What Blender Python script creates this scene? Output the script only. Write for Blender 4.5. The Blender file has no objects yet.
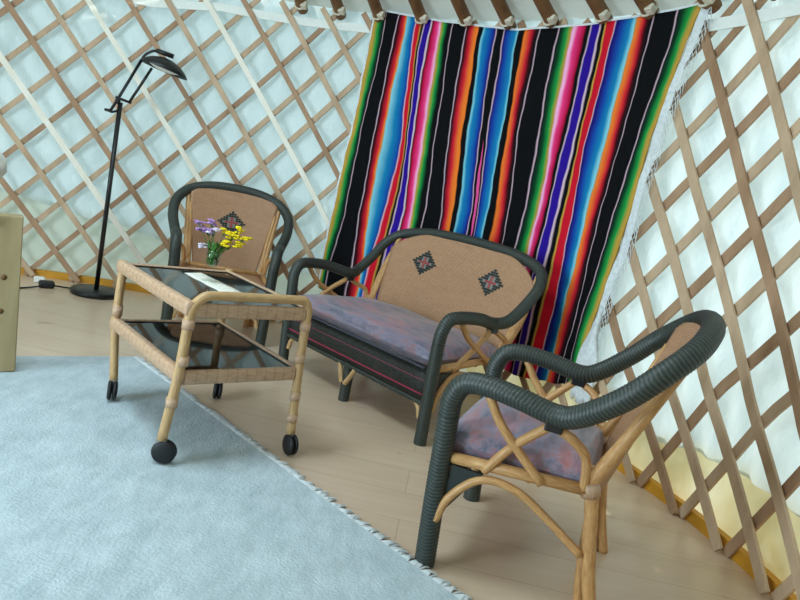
import bpy, math, random
from mathutils import Vector, Matrix
random.seed(7)
S = bpy.context.scene
COL = S.collection
PI = math.pi
V = Vector

# ------------------------------------------------------------------ mesh helper
class MB:
    def __init__(s):
        s.v = []; s.f = []; s.uv = []; s.mi = []; s.sm = []
    def add(s, vs, fs, uvs=None, mi=0, smooth=True):
        b = len(s.v); s.v += [tuple(p) for p in vs]
        for k, f in enumerate(fs):
            s.f.append([b + i for i in f]); s.mi.append(mi); s.sm.append(smooth)
            s.uv.append(uvs[k] if uvs else [(0, 0)] * len(f))
    def build(s, name, mats, parent=None, bevel=0, subsurf=0):
        me = bpy.data.meshes.new(name)
        me.from_pydata(s.v, [], s.f)
        for m in (mats if isinstance(mats, (list, tuple)) else [mats]): me.materials.append(m)
        me.polygons.foreach_set('material_index', s.mi)
        me.polygons.foreach_set('use_smooth', s.sm)
        uvl = me.uv_layers.new(name='UVMap')
        flat = []
        for f in s.uv:
            for t in f: flat += [t[0], t[1]]
        uvl.data.foreach_set('uv', flat)
        me.update(); me.validate()
        o = bpy.data.objects.new(name, me); COL.objects.link(o)
        if parent: o.parent = parent
        if bevel:
            m = o.modifiers.new('bevel', 'BEVEL'); m.width = bevel; m.segments = 2; m.limit_method = 'ANGLE'
        if subsurf:
            m = o.modifiers.new('sub', 'SUBSURF'); m.levels = m.render_levels = subsurf
        return o
    def box(s, c, sz, rot=None, mi=0):
        c = V(c); h = V(sz) / 2
        P = [V((x * h.x, y * h.y, z * h.z)) for x in (-1, 1) for y in (-1, 1) for z in (-1, 1)]
        if rot: P = [rot @ p for p in P]
        P = [p + c for p in P]
        F = [(0, 1, 3, 2), (4, 6, 7, 5), (0, 4, 5, 1), (2, 3, 7, 6), (0, 2, 6, 4), (1, 5, 7, 3)]
        s.add(P, F, [[(0, 0), (1, 0), (1, 1), (0, 1)]] * 6, mi, False)
        return s
    def tube(s, pts, r, n=10, step=None, ridge=0, pitch=.013, mi=0, caps=True, smoothpath=True):
        pts = [V(p) for p in pts]
        rs = r if isinstance(r, (list, tuple)) else [r] * len(pts)
        if smoothpath and len(pts) > 2: pts, rs = catmull(pts, rs)
        if step: pts, rs = resample(pts, rs, step)
        L = 0; rings = []; N = None; uvr = []
        for i, p in enumerate(pts):
            t = (pts[min(i + 1, len(pts) - 1)] - pts[max(i - 1, 0)]).normalized()
            if N is None:
                a = V((0, 0, 1)) if abs(t.z) < .9 else V((1, 0, 0))
                N = (a - t * a.dot(t)).normalized()
            else:
                N = (N - t * N.dot(t))
                N = N.normalized() if N.length > 1e-6 else t.orthogonal().normalized()
            B = t.cross(N)
            if i: L += (p - pts[i - 1]).length
            ring = []
            for j in range(n):
                a = 2 * PI * j / n
                rr = rs[i]
                if ridge: rr *= 1 + ridge * math.cos(2 * PI * (L / pitch + 1.6 * abs(2 * ((j / n) % 1) - 1)))
                ring.append(p + (N * math.cos(a) + B * math.sin(a)) * rr)
            rings.append(ring); uvr.append(L / pitch if ridge else L)
        vs = [q for R in rings for q in R]; fs = []; uvs = []
        for i in range(len(rings) - 1):
            for j in range(n):
                k = (j + 1) % n
                fs.append((i * n + j, i * n + k, (i + 1) * n + k, (i + 1) * n + j))
                c0 = 1.6 * abs(2 * (j / n) - 1) if ridge else 0; c1 = 1.6 * abs(2 * ((j + 1) / n) - 1) if ridge else 0
                uvs.append([(uvr[i] + c0, j / n), (uvr[i] + c1, (j + 1) / n), (uvr[i + 1] + c1, (j + 1) / n), (uvr[i + 1] + c0, j / n)])
        if caps:
            fs.append(tuple(range(n))[::-1]); uvs.append([(0, 0)] * n)
            m = (len(rings) - 1) * n
            fs.append(tuple(m + j for j in range(n))); uvs.append([(uvr[-1], 0)] * n)
        s.add(vs, fs, uvs, mi)
        return s
    def lathe(s, c, prof, n=24, mi=0, M=None):
        c = V(c); vs = []; fs = []
        for (r, z) in prof:
            for j in range(n):
                a = 2 * PI * j / n
                p = V((r * math.cos(a), r * math.sin(a), z))
                vs.append(c + (M @ p if M else p))
        for i in range(len(prof) - 1):
            for j in range(n):
                k = (j + 1) % n
                fs.append((i * n + j, i * n + k, (i + 1) * n + k, (i + 1) * n + j))
        s.add(vs, fs, None, mi); return s
    def grid(s, fn, nu, nv, mi=0, uvfn=None, smooth=True):
        vs = [fn(i / nu, j / nv) for j in range(nv + 1) for i in range(nu + 1)]
        fs = []; uvs = []
        g = uvfn or (lambda u, v: (u, v))
        for j in range(nv):
            for i in range(nu):
                a = j * (nu + 1) + i
                fs.append((a, a + 1, a + nu + 2, a + nu + 1))
                uvs.append([g(i / nu, j / nv), g((i + 1) / nu, j / nv), g((i + 1) / nu, (j + 1) / nv), g(i / nu, (j + 1) / nv)])
        s.add(vs, fs, uvs, mi, smooth); return s
    def ball(s, c, r, n=8, m=5, mi=0, sc=(1, 1, 1)):
        prof = [(max(1e-4, r * math.sin(PI * i / m)), -r * math.cos(PI * i / m)) for i in range(m + 1)]
        M = Matrix.Diagonal(V(sc))
        return s.lathe(c, prof, n, mi, M)

def catmull(P, R, k=8):
    out = []; ro = []
    for i in range(len(P) - 1):
        p0 = P[i - 1] if i else P[0] * 2 - P[1]; p1 = P[i]; p2 = P[i + 1]
        p3 = P[i + 2] if i + 2 < len(P) else p2 * 2 - p1
        for j in range(k):
            t = j / k
            out.append(.5 * ((2 * p1) + (p2 - p0) * t + (2 * p0 - 5 * p1 + 4 * p2 - p3) * t * t + (3 * p1 - p0 - 3 * p2 + p3) * t ** 3))
            ro.append(R[i] + (R[i + 1] - R[i]) * t)
    out.append(P[-1]); ro.append(R[-1])
    return out, ro

def resample(P, R, step):
    out = [P[0]]; ro = [R[0]]; acc = 0
    for i in range(1, len(P)):
        d = (P[i] - P[i - 1]).length; pos = step - acc
        while pos <= d and d > 0:
            t = pos / d
            out.append(P[i - 1].lerp(P[i], t)); ro.append(R[i - 1] + (R[i] - R[i - 1]) * t); pos += step
        acc = d - (pos - step)
    if (out[-1] - P[-1]).length > step * .3: out.append(P[-1]); ro.append(R[-1])
    return out, ro

def interp(x, xs, ys):
    if x <= xs[0]: return ys[0]
    for i in range(1, len(xs)):
        if x <= xs[i]:
            t = (x - xs[i - 1]) / max(1e-9, xs[i] - xs[i - 1]); return ys[i - 1] + (ys[i] - ys[i - 1]) * t
    return ys[-1]
def sstep(a, b, x):
    t = min(1, max(0, (x - a) / (b - a))); return t * t * (3 - 2 * t)

def tag(o, label=None, cat=None, group=None, kind=None):
    if label: o['label'] = label
    if cat: o['category'] = cat
    if group: o['group'] = group
    if kind: o['kind'] = kind
    return o
def empty(name, loc=(0, 0, 0), rz=0):
    o = bpy.data.objects.new(name, None); COL.objects.link(o)
    o.location = loc; o.rotation_euler = (0, 0, rz); o.empty_display_size = .1
    return o

# ------------------------------------------------------------------ materials
def srgb(r, g, b):
    f = lambda c: (c / 255 / 12.92) if c / 255 <= .04045 else ((c / 255 + .055) / 1.055) ** 2.4
    return (f(r), f(g), f(b), 1)
class NT:
    def __init__(s, name):
        s.m = bpy.data.materials.new(name); s.m.use_nodes = True
        s.t = s.m.node_tree; s.n = s.t.nodes; s.l = s.t.links
        s.b = s.n['Principled BSDF']; s.out = s.n['Material Output']
    def new(s, typ, **kw):
        x = s.n.new(typ)
        for k, v in kw.items():
            if k in x.inputs: x.inputs[k].default_value = v
            else: setattr(x, k, v)
        return x
    def link(s, a, b): s.l.new(a, b)
    def ramp(s, fac, stops, interp='LINEAR'):
        r = s.n.new('ShaderNodeValToRGB'); e = r.color_ramp; e.interpolation = interp
        while len(e.elements) < len(stops): e.elements.new(.5)
        for i, (p, c) in enumerate(stops): e.elements[i].position = p; e.elements[i].color = c
        s.link(fac, r.inputs[0]); return r.outputs[0]
    def coord(s, which='Object', scale=(1, 1, 1), rot=(0, 0, 0)):
        tc = s.n.new('ShaderNodeTexCoord'); mp = s.n.new('ShaderNodeMapping')
        mp.inputs['Scale'].default_value = scale; mp.inputs['Rotation'].default_value = rot
        s.link(tc.outputs[which], mp.inputs[0]); return mp.outputs[0]
    def noise(s, co, scale, detail=3, rough=.55):
        x = s.new('ShaderNodeTexNoise'); x.inputs['Scale'].default_value = scale
        x.inputs['Detail'].default_value = detail; x.inputs['Roughness'].default_value = rough
        s.link(co, x.inputs['Vector']); return x.outputs['Fac']
    def bump(s, h, strength=.3, dist=.01):
        b = s.new('ShaderNodeBump'); b.inputs['Strength'].default_value = strength; b.inputs['Distance'].default_value = dist
        s.link(h, b.inputs['Height']); s.link(b.outputs[0], s.b.inputs['Normal']); return b.outputs[0]
    def rough(s, r, spec=.5): s.b.inputs['Roughness'].default_value = r; s.b.inputs['Specular IOR Level'].default_value = spec
    def base(s, c):
        if isinstance(c, tuple): s.b.inputs['Base Color'].default_value = c
        else: s.link(c, s.b.inputs['Base Color'])
    def mix(s, f, a, b, mode='MIX'):
        m = s.n.new('ShaderNodeMix'); m.data_type = 'RGBA'; m.blend_type = mode
        for i, v in ((0, f), (6, a), (7, b)):
            if hasattr(v, 'is_linked') or hasattr(v, 'links'): s.link(v, m.inputs[i])
            else: m.inputs[i].default_value = v
        return m.outputs[2]

def plain(name, col, rough=.6, spec=.4, nscale=60, var=.12):
    t = NT(name); f = t.noise(t.coord(), nscale)
    a = tuple(c * (1 - var) for c in col[:3]) + (1,); b = tuple(min(1, c * (1 + var)) for c in col[:3]) + (1,)
    t.base(t.ramp(f, [(.3, a), (.7, b)])); t.rough(rough, spec); return t.m

def wood(name, dark, light, scale=(1, 1, 1), use='Object', rough=.6, spec=.3, ns=14):
    t = NT(name); co = t.coord(use, scale)
    f = t.noise(co, ns, 5, .6)
    t.base(t.ramp(f, [(.28, dark), (.72, light)])); t.rough(rough, spec); t.bump(f, .12, .004); return t.m

M = {}
def rattan(name, dark, light, band=.0):
    t = NT(name); co = t.coord('UV', (5, 3, 1))
    f = t.noise(co, 6, 4, .6)
    col = t.ramp(f, [(.3, dark), (.7, light)])
    if band:                                                     # flat cane binding wound round the pole
        w = t.new('ShaderNodeTexWave'); w.wave_type = 'BANDS'; w.bands_direction = 'X'
        w.inputs['Scale'].default_value = band; w.inputs['Distortion'].default_value = .0
        t.link(t.coord('UV', (1, .01, 1)), w.inputs['Vector'])
        col = t.mix(.3, col, t.ramp(w.outputs['Fac'], [(0, (.45, .32, .22, 1)), (.12, (1, 1, 1, 1))]), 'MULTIPLY')
        t.bump(w.outputs['Fac'], .15, .003)
    t.base(col); t.rough(.42, .5); return t.m
M['rattan'] = rattan('rattan_cane', srgb(172, 122, 74), srgb(210, 164, 108))
M['rattan_pale'] = rattan('pale_cane', srgb(176, 138, 92), srgb(206, 170, 122))
M['rattan_wrap'] = rattan('cane_binding', srgb(176, 140, 110), srgb(206, 172, 142), 9)
M['rattan_red'] = rattan('red_brown_cane', srgb(140, 76, 40), srgb(178, 106, 60))

t = NT('woven_dark_cane')                                        # charcoal green wrapped cane
w = t.new('ShaderNodeTexWave'); w.wave_type = 'BANDS'; w.bands_direction = 'X'
w.inputs['Scale'].default_value = PI / 10; w.inputs['Distortion'].default_value = .6; w.inputs['Detail'].default_value = 1
t.link(t.coord('UV', (1, .0, 1)), w.inputs['Vector'])
n2 = t.noise(t.coord('UV', (.8, 6, 1)), 3)
c1 = t.ramp(w.outputs['Fac'], [(.1, srgb(26, 30, 28)), (.9, srgb(78, 86, 76))])  # lighter bands paint highlights of the wrapping into the colour
t.base(t.mix(n2, c1, srgb(36, 44, 42)))
t.rough(.48, .5); t.bump(w.outputs['Fac'], .3, .003); M['dark'] = t.m

t = NT('woven_wicker')                                           # flat tan weave
br = t.new('ShaderNodeTexBrick'); br.offset = .5
br.inputs['Scale'].default_value = 1; br.inputs['Mortar Size'].default_value = .0016; br.inputs['Mortar Smooth'].default_value = .6
br.inputs['Brick Width'].default_value = .016; br.inputs['Row Height'].default_value = .006
br.inputs['Color1'].default_value = srgb(194, 152, 118); br.inputs['Color2'].default_value = srgb(178, 134, 100); br.inputs['Mortar'].default_value = srgb(128, 92, 66)
t.link(t.coord('UV'), br.inputs['Vector'])
n2 = t.noise(t.coord('UV', (3, 16, 1)), 2.2, 3)
t.base(t.mix(.75, t.ramp(n2, [(.3, srgb(178, 136, 104)), (.7, srgb(202, 160, 126))]), br.outputs['Color']))
t.bump(br.outputs['Fac'], -.5, .004); t.rough(.55, .3); M['wicker'] = t.m

t = NT('dark_woven_apron')
br = t.new('ShaderNodeTexBrick'); br.inputs['Scale'].default_value = 1; br.inputs['Mortar Size'].default_value = .0015
br.inputs['Brick Width'].default_value = .014; br.inputs['Row Height'].default_value = .007
br.inputs['Color1'].default_value = srgb(52, 54, 50); br.inputs['Color2'].default_value = srgb(72, 72, 66); br.inputs['Mortar'].default_value = srgb(20, 22, 22)
t.link(t.coord('UV'), br.inputs['Vector'])
sx = t.new('ShaderNodeSeparateXYZ'); t.link(t.coord('UV'), sx.inputs[0])
st = t.ramp(sx.outputs[1], [(0, (0, 0, 0, 1)), (.030, (1, 1, 1, 1)), (.037, (0, 0, 0, 1)), (.088, (.5, .5, .5, 1)), (.093, (0, 0, 0, 1))], 'CONSTANT')
t.base(t.mix(st, br.outputs['Color'], srgb(158, 56, 84))); t.bump(br.outputs['Fac'], -.4, .003); t.rough(.6, .3); M['apron'] = t.m

def cushion_mat(name, cols, sc):
    t = NT(name); co = t.coord('Object', sc)
    f = t.noise(co, 9, 5, .65); g = t.noise(t.coord('Object', (sc[0] * .7, sc[1] * .7, sc[2])), 5, 4, .6)
    a = t.ramp(f, [(.25, cols[0]), (.42, cols[1]), (.52, cols[2]), (.63, cols[3]), (.75, cols[4])])
    b = t.ramp(g, [(.36, cols[3]), (.5, cols[1]), (.64, cols[5])])
    t.base(t.mix(.45, a, b)); t.rough(.36, .6)
    t.b.inputs['Sheen Weight'].default_value = .25
    t.bump(t.noise(t.coord('Object'), 40, 3), .15, .004); return t.m
cc = [srgb(54, 58, 72), srgb(108, 106, 126), srgb(150, 138, 156), srgb(172, 108, 106), srgb(62, 104, 108), srgb(52, 62, 88)]
M['cushion'] = cushion_mat('mottled_cushion', cc, (1, 3.0, 3))

# fabric that lets daylight through
def cloth(name, c1, c2, trans, tcol, ns=5, b=.4, stretch=(1, 1, 1), sun_patches=None):
    t = NT(name); co = t.coord('Object', stretch)
    f = t.noise(co, ns, 4); t.base(t.ramp(f, [(.3, c1), (.7, c2)])); t.rough(.85, .15)
    n = t.bump(t.noise(co, 9, 4), b, .02)
    tr = t.new('ShaderNodeBsdfTranslucent'); tr.inputs[0].default_value = tcol
    if sun_patches: t.link(t.ramp(t.noise(t.coord('Object', (1, 1, .6)), 3.2, 3), sun_patches), tr.inputs[0])  # noise ramp paints patches of sun glow into the transmitted colour
    t.link(n, tr.inputs['Normal'])
    mx = t.new('ShaderNodeMixShader'); mx.inputs[0].default_value = trans
    t.link(t.b.outputs[0], mx.inputs[1]); t.link(tr.outputs[0], mx.inputs[2]); t.link(mx.outputs[0], t.out.inputs[0]); return t.m
M['liner'] = cloth('white_yurt_lining', srgb(222, 228, 226), srgb(240, 244, 242), .45, (.74, .84, .83, 1), 3, .8, (1.2, 1.2, .7))
M['skirt'] = cloth('cream_outer_canvas', srgb(218, 214, 192), srgb(230, 226, 206), .45, (.72, .62, .32, 1), 3, .2, (1, 1, 1), [(.34, (.44, .36, .15, 1)), (.5, (.72, .62, .32, 1)), (.66, (.96, .90, .62, 1))])  # cream canvas with the sun's yellow glow and bright patches painted in
M['skirt_grey'] = cloth('pale_grey_canvas', srgb(206, 210, 196), srgb(222, 224, 210), .42, (.74, .76, .62, 1), 3, .3)
M['felt'] = cloth('grey_felt', srgb(150, 150, 140), srgb(170, 170, 160), .06, (.7, .73, .70, 1), 3, .5)  # low transmission chosen to darken the room, for unseen walls only
M['roofcloth'] = cloth('roof_lining', srgb(206, 206, 196), srgb(222, 222, 212), .13, (.7, .73, .70, 1), 3, .5)

M['slat'] = wood('lattice_wood', srgb(172, 144, 116), srgb(206, 178, 148), (1, 1, .25), ns=9)
M['slat_warm'] = wood('brown_lattice_wood', srgb(146, 112, 84), srgb(184, 150, 120), (1, 1, .25), ns=9)
M['slat_pale'] = wood('pale_lattice_wood', srgb(230, 224, 208), srgb(242, 238, 226), (1, 1, .25), ns=9)
M['pole'] = wood('dark_roof_pole_wood', srgb(96, 66, 40), srgb(140, 102, 66), (1, 1, 1), ns=9)
M['pine'] = wood('pine_board', srgb(144, 126, 90), srgb(170, 152, 114), (2.5, 2.5, .35), ns=5)
M['knot'] = plain('pine_knot', srgb(112, 78, 42))
M['cord'] = plain('white_cord', srgb(212, 204, 184), .8, .2)
M['band'] = plain('white_webbing', srgb(232, 236, 230), .8, .2, 60, .03)
M['fringe'] = plain('white_cotton', srgb(214, 220, 222), .9, .1)
M['black'] = plain('black_lacquer', srgb(20, 22, 24), .35, .5)
M['rubber'] = plain('black_rubber', srgb(22, 23, 25), .5, .4)
M['steel'] = plain('grey_metal', srgb(150, 148, 140), .3, .6)
M['lampglass'] = plain('frosted_lamp_glass', srgb(226, 226, 218), .4, .4)
M['yellow'] = plain('yellow_paint', srgb(200, 142, 36), .5, .4, 8)
M['white'] = plain('white_plastic', srgb(228, 228, 222), .5, .4)
M['green'] = plain('leaf_green', srgb(66, 116, 44), .55, .3, 90, .3)
M['petal_yellow'] = plain('yellow_petals', srgb(232, 206, 34), .6, .2, 90, .15)
M['petal_lilac'] = plain('lilac_petals', srgb(172, 134, 188), .6, .2, 90, .25)
M['petal_white'] = plain('white_petals', srgb(226, 214, 232), .6, .2, 90, .08)
M['motif_dark'] = plain('dark_green_cane', srgb(44, 56, 56), .5, .4)
M['motif_grey'] = plain('grey_cane', srgb(132, 136, 132), .5, .4)
M['motif_red'] = plain('rose_cane', srgb(168, 78, 78), .5, .4)
M['runner'] = plain('white_cloth', srgb(236, 234, 222), .85, .15)

t = NT('rug_wool')
co = t.coord('Object')
f = t.noise(co, 9, 6, .68); g = t.noise(t.coord('Object', (1, .35, 1), (0, 0, .75)), 24, 4, .7)
t.base(t.mix(.5, t.ramp(f, [(.3, srgb(164, 180, 188)), (.7, srgb(200, 212, 218))]), t.ramp(g, [(.35, srgb(166, 180, 184)), (.65, srgb(202, 213, 218))])))
t.bump(t.noise(co, 130, 3), .6, .006); t.rough(.95, .05); M['rug'] = t.m

t = NT('pine_floorboards')
co = t.coord('Object', (1, 1, 1), (0, 0, .07))
br = t.new('ShaderNodeTexBrick'); br.offset = .37
br.inputs['Scale'].default_value = 1; br.inputs['Mortar Size'].default_value = .0016; br.inputs['Brick Width'].default_value = 2.9; br.inputs['Row Height'].default_value = .19
br.inputs['Color1'].default_value = srgb(216, 190, 164); br.inputs['Color2'].default_value = srgb(209, 182, 155); br.inputs['Mortar'].default_value = srgb(172, 140, 110)
t.link(co, br.inputs['Vector'])
f = t.noise(t.coord('Object', (.6, 9, 1), (0, 0, .07)), 3, 5, .6)
k = t.noise(co, 6.5, 2)
c = t.mix(.3, br.outputs['Color'], t.ramp(f, [(.3, srgb(196, 166, 136)), (.7, srgb(222, 200, 174))]))
c = t.mix(t.ramp(k, [(.71, (0, 0, 0, 1)), (.76, (.45, .45, .45, 1))]), c, srgb(140, 100, 66))
t.base(c); t.rough(.30, .9); M['floor'] = t.m

t = NT('smoked_glass')                                           # tinted pane: see-through, mirror-like at a glance
tr = t.new('ShaderNodeBsdfTransparent'); tr.inputs[0].default_value = (.34, .31, .28, 1)
gl = t.new('ShaderNodeBsdfGlossy'); gl.inputs[0].default_value = (.88, .89, .88, 1); gl.inputs['Roughness'].default_value = .04
fr = t.new('ShaderNodeFresnel'); fr.inputs['IOR'].default_value = 1.38
mx = t.new('ShaderNodeMixShader'); t.link(fr.outputs[0], mx.inputs[0]); t.link(tr.outputs[0], mx.inputs[1]); t.link(gl.outputs[0], mx.inputs[2]); t.link(mx.outputs[0], t.out.inputs[0])
M['smoke'] = t.m
t = NT('clear_glass')
tr = t.new('ShaderNodeBsdfTransparent'); tr.inputs[0].default_value = (.95, .98, .97, 1)
gl = t.new('ShaderNodeBsdfGlossy'); gl.inputs['Roughness'].default_value = .03
lw = t.new('ShaderNodeLayerWeight'); lw.inputs[0].default_value = .3
mx = t.new('ShaderNodeMixShader'); pw = t.new('ShaderNodeMath', operation='POWER'); pw.inputs[1].default_value = 3; t.link(lw.outputs['Facing'], pw.inputs[0])
mr = t.new('ShaderNodeMapRange'); mr.inputs[3].default_value = .04; mr.inputs[4].default_value = .45; t.link(pw.outputs[0], mr.inputs[0])
t.link(mr.outputs[0], mx.inputs[0]); t.link(tr.outputs[0], mx.inputs[1]); t.link(gl.outputs[0], mx.inputs[2]); t.link(mx.outputs[0], t.out.inputs[0])
M['glass'] = t.m

# ------------------------------------------------------------------ the yurt
CX, CY, R, HW = -1.3518, 1.6098, 2.6445, 1.97
def W(s, z, r=R):                                                # arc length along the wall, height -> point
    th = s / R
    return V((CX + r * math.sin(th), CY + r * math.cos(th), z))

mb = MB()
vs = [(CX, CY, 0)] + [tuple(W(i * 2 * PI * R / 96, 0, 2.95)) for i in range(96)]
vb = [(x, y, -.06) for x, y, z in vs]
mb.add(vs + vb, [(0, 1 + (i + 1) % 96, 1 + i) for i in range(96)] + [(97, 98 + i, 98 + (i + 1) % 96) for i in range(96)] + [(1 + i, 1 + (i + 1) % 96, 98 + (i + 1) % 96, 98 + i) for i in range(96)], None, 0, False)
tag(mb.build('floor', M['floor']), kind='structure')

# doorway in the left-hand wall, out of the photograph: s0..s1
D0, D1, DZ = -7.02, -5.82, 1.78
CIRC = 2 * PI * R
def hem(s):
    return interp(s, [-8, -1.6, -1.09, -.66, -.275, .6, 1.0, 2.7, 3.1, 3.3, 3.9, 4.6, 9], [.4, .5, .485, .41, .36, .33, .36, .3, .17, .245, .25, .3, .4]) + .012 * math.sin(s * 9)
def fold(s, z):
    return (.010 * math.sin(s * 17 + 2.1 * math.sin(z * 2.2 + s)) + .007 * math.sin(s * 31 - z * 5 + 1.3 * math.sin(s * 3.1)) +
            .008 * math.sin(z * 9 + s * 4 + 1.5 * math.sin(s * 2.3)) + .004 * math.sin(s * 53 + z * 13) +
            .007 * sstep(2.2, 2.8, s) * math.sin(s * 44 + z * 2 + 1.2 * math.sin(z * 3)) +
            .006 * (1 - sstep(1.0, 2.0, s)) * (math.sin(z * 23 - s * 7 + 2 * math.sin(s * 3.7)) + .7 * abs(math.sin(z * 5 + s * 9))))
def ring(name, mat, r0, zlo, zhi, s0, s1, nu, nv, amp, kind='structure'):
    mb = MB(); zh = zhi if callable(zhi) else (lambda s: zhi)
    mb.grid(lambda u, v: (lambda s: W(s, (zlo(s) if callable(zlo) else zlo) + v * (zh(s) - (zlo(s) if callable(zlo) else zlo)), r0 + amp * fold(s, v * 2)))(s0 + u * (s1 - s0)), nu, nv)
    return tag(mb.build(name, mat), kind=kind)
sE = D0 + CIRC                                                   # wall runs from the door round to the door again
ring('wall_back', M['liner'], R + .066, hem, HW + .02, -2.4, 4.7, 420, 50, 1.0)
ring('wall_right', M['felt'], R + .066, 0, HW + .02, 4.7, sE, 160, 20, .6)     # unseen wall behind the camera, made near-opaque to cut ambient light
ring('wall_front', M['felt'], R + .066, 0, HW + .02, D1, -2.4, 120, 20, .6)
ring('trim_1', M['skirt_grey'], R + .098, 0, lambda s: hem(s) + .03, -2.4, 1.9, 200, 8, .4)
ring('trim_3', M['skirt'], R + .098, 0, lambda s: hem(s) + .03, 1.9, 4.7, 140, 8, .4)   # cream outer canvas below the lining, yellow sun glow put into its colour
ring('wall_left', M['liner'], R + .066, DZ, HW + .02, D0, D1, 40, 6, .5)
# yellow skirting
mb = MB(); n = 200
for i in range(n):
    pass
prof = [(R + .020, 0), (R + .020, .045), (R + .05, .045), (R + .05, 0)]
mb.grid(lambda u, v: (lambda p: W(D1 + u * (sE - D1), p[1], p[0]))(prof[min(3, int(round(v * 3)))]), 240, 3, smooth=False)
tag(mb.build('baseboard_round', M['yellow']), kind='structure')
# door frame
mb = MB()
for s in (D0, D1):
    mb.box(W(s, DZ / 2, R + .06), (.09, .09, DZ), Matrix.Rotation(-s / R, 3, 'Z'))
mb.box(W((D0 + D1) / 2, DZ, R + .05), (D1 - D0, .09, .08), Matrix.Rotation(-(D0 + D1) / 2 / R, 3, 'Z'))
tag(mb.build('door_1', M['pine']), kind='structure')
# roof
RC, ZC = .55, 2.95
mb = MB()
def roof(u, v):
    s = u * CIRC; r = R + .066 + (RC - R - .066) * v; z = HW + .02 + (ZC - HW) * v
    z += (.02 * math.sin(s * 24) * (1 - v) + .012 * math.sin(s * 9 + v * 20)) * min(1, v * 12) - .03 * math.sin(PI * v)
    return W(s, z, r)
mb.grid(roof, 300, 24); tag(mb.build('ceiling', M['roofcloth']), kind='structure')
mb = MB()
mb.tube([W(i * CIRC / 48, ZC, RC - .02) for i in range(49)], .05, 10, smoothpath=False)
tag(mb.build('trim_2', M['pole']), kind='structure')

# lattice -----------------------------------------------------------
def ez(z): return interp(z, [0, .5, 1.2, 1.95], [.13, 0, 0, .08])
lat = empty('lattice_wall', (CX, CY, 0))
tag(lat, 'crisscross wooden lattice of crossed slats lining the round white tent wall', 'lattice')
def slat(s08, sgn, mat, label=None):
    w = sstep(1.9, 2.75, s08); k = .862 + (.775 - .862) * w
    r = R - .012 if sgn < 0 else R + .009
    zs = [.008 + i * (1.965 - .008) / 26 for i in range(27)]
    pts = [(s08 + sgn * (z - .8) * k + w * (ez(z)) , z) for z in zs]
    if any(D0 - .1 < q[0] - m_ * CIRC < D1 + .1 for q in pts for m_ in (0, 1)): return
    hw, ht = .0168 + .0035 * w + random.uniform(-.0015, .0015), .0062
    P = [W(s, z, r) for s, z in pts]; vs = []; fs = []
    jit = random.uniform(-.004, .004)
    for i, p in enumerate(P):
        T = (P[min(i + 1, 26)] - P[max(0, i - 1)]).normalized()
        N = V((p.x - CX, p.y - CY, 0)).normalized(); B = T.cross(N)
        for a, b in ((-1, -1), (1, -1), (1, 1), (-1, 1)):
            vs.append(p + B * (a * hw + jit) + N * b * ht - V((CX, CY, 0)))
    for i in range(26):
        for j in range(4): fs.append((i * 4 + j, i * 4 + (j + 1) % 4, i * 4 + 4 + (j + 1) % 4, i * 4 + 4 + j))
    fs += [(3, 2, 1, 0), (104, 105, 106, 107)]
    m = MB(); m.add(vs, fs, None, 0, False)
    o = m.build('slat', mat, lat, bevel=.002)
    if label: o['label'] = label
for k in range(-10, 13):
    s = -1.13 + .268 * k
    if s > -3.6:
        pale = k in (1, 4, 7)
        slat(s, -1, M['slat_pale'] if pale else (M['slat_warm'] if k % 3 == 2 else M['slat']), 'pale bleached slat' if pale else None)
for k in range(-2, 8):
    slat(2.90 + .241 * k, -1, M['slat_warm'] if k % 4 == 3 else M['slat'])
for k in range(-10, 13):
    s = -1.136 + .262 * k
    if s > -3.6: slat(s, 1, M['slat'] if k % 3 else M['slat_warm'])
for k in range(-3, 8):
    slat(2.89 + .25 * k, 1, M['slat_warm'] if k % 2 else M['slat'])

# white webbing band threaded between the slats
mb = MB()
bz = lambda s: interp(s, [-3, -.5, -.1, .4, .9, 3.1, 5], [1.74, 1.80, 1.865, 1.872, 1.885, 1.868, 1.85])
def bandf(u, v):
    s = -2.2 + u * 6.6
    a, b = [(-.024, -.0045), (.024, -.0045), (.024, .0015), (-.024, .0015), (-.024, -.0045)][int(round(v * 4))]
    return W(s, bz(s) + a, R + b)
mb.grid(bandf, 160, 4, smooth=False)
tag(mb.build('webbing_band', M['band']), 'flat white webbing band threaded through the lattice near its top', 'band')

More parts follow.
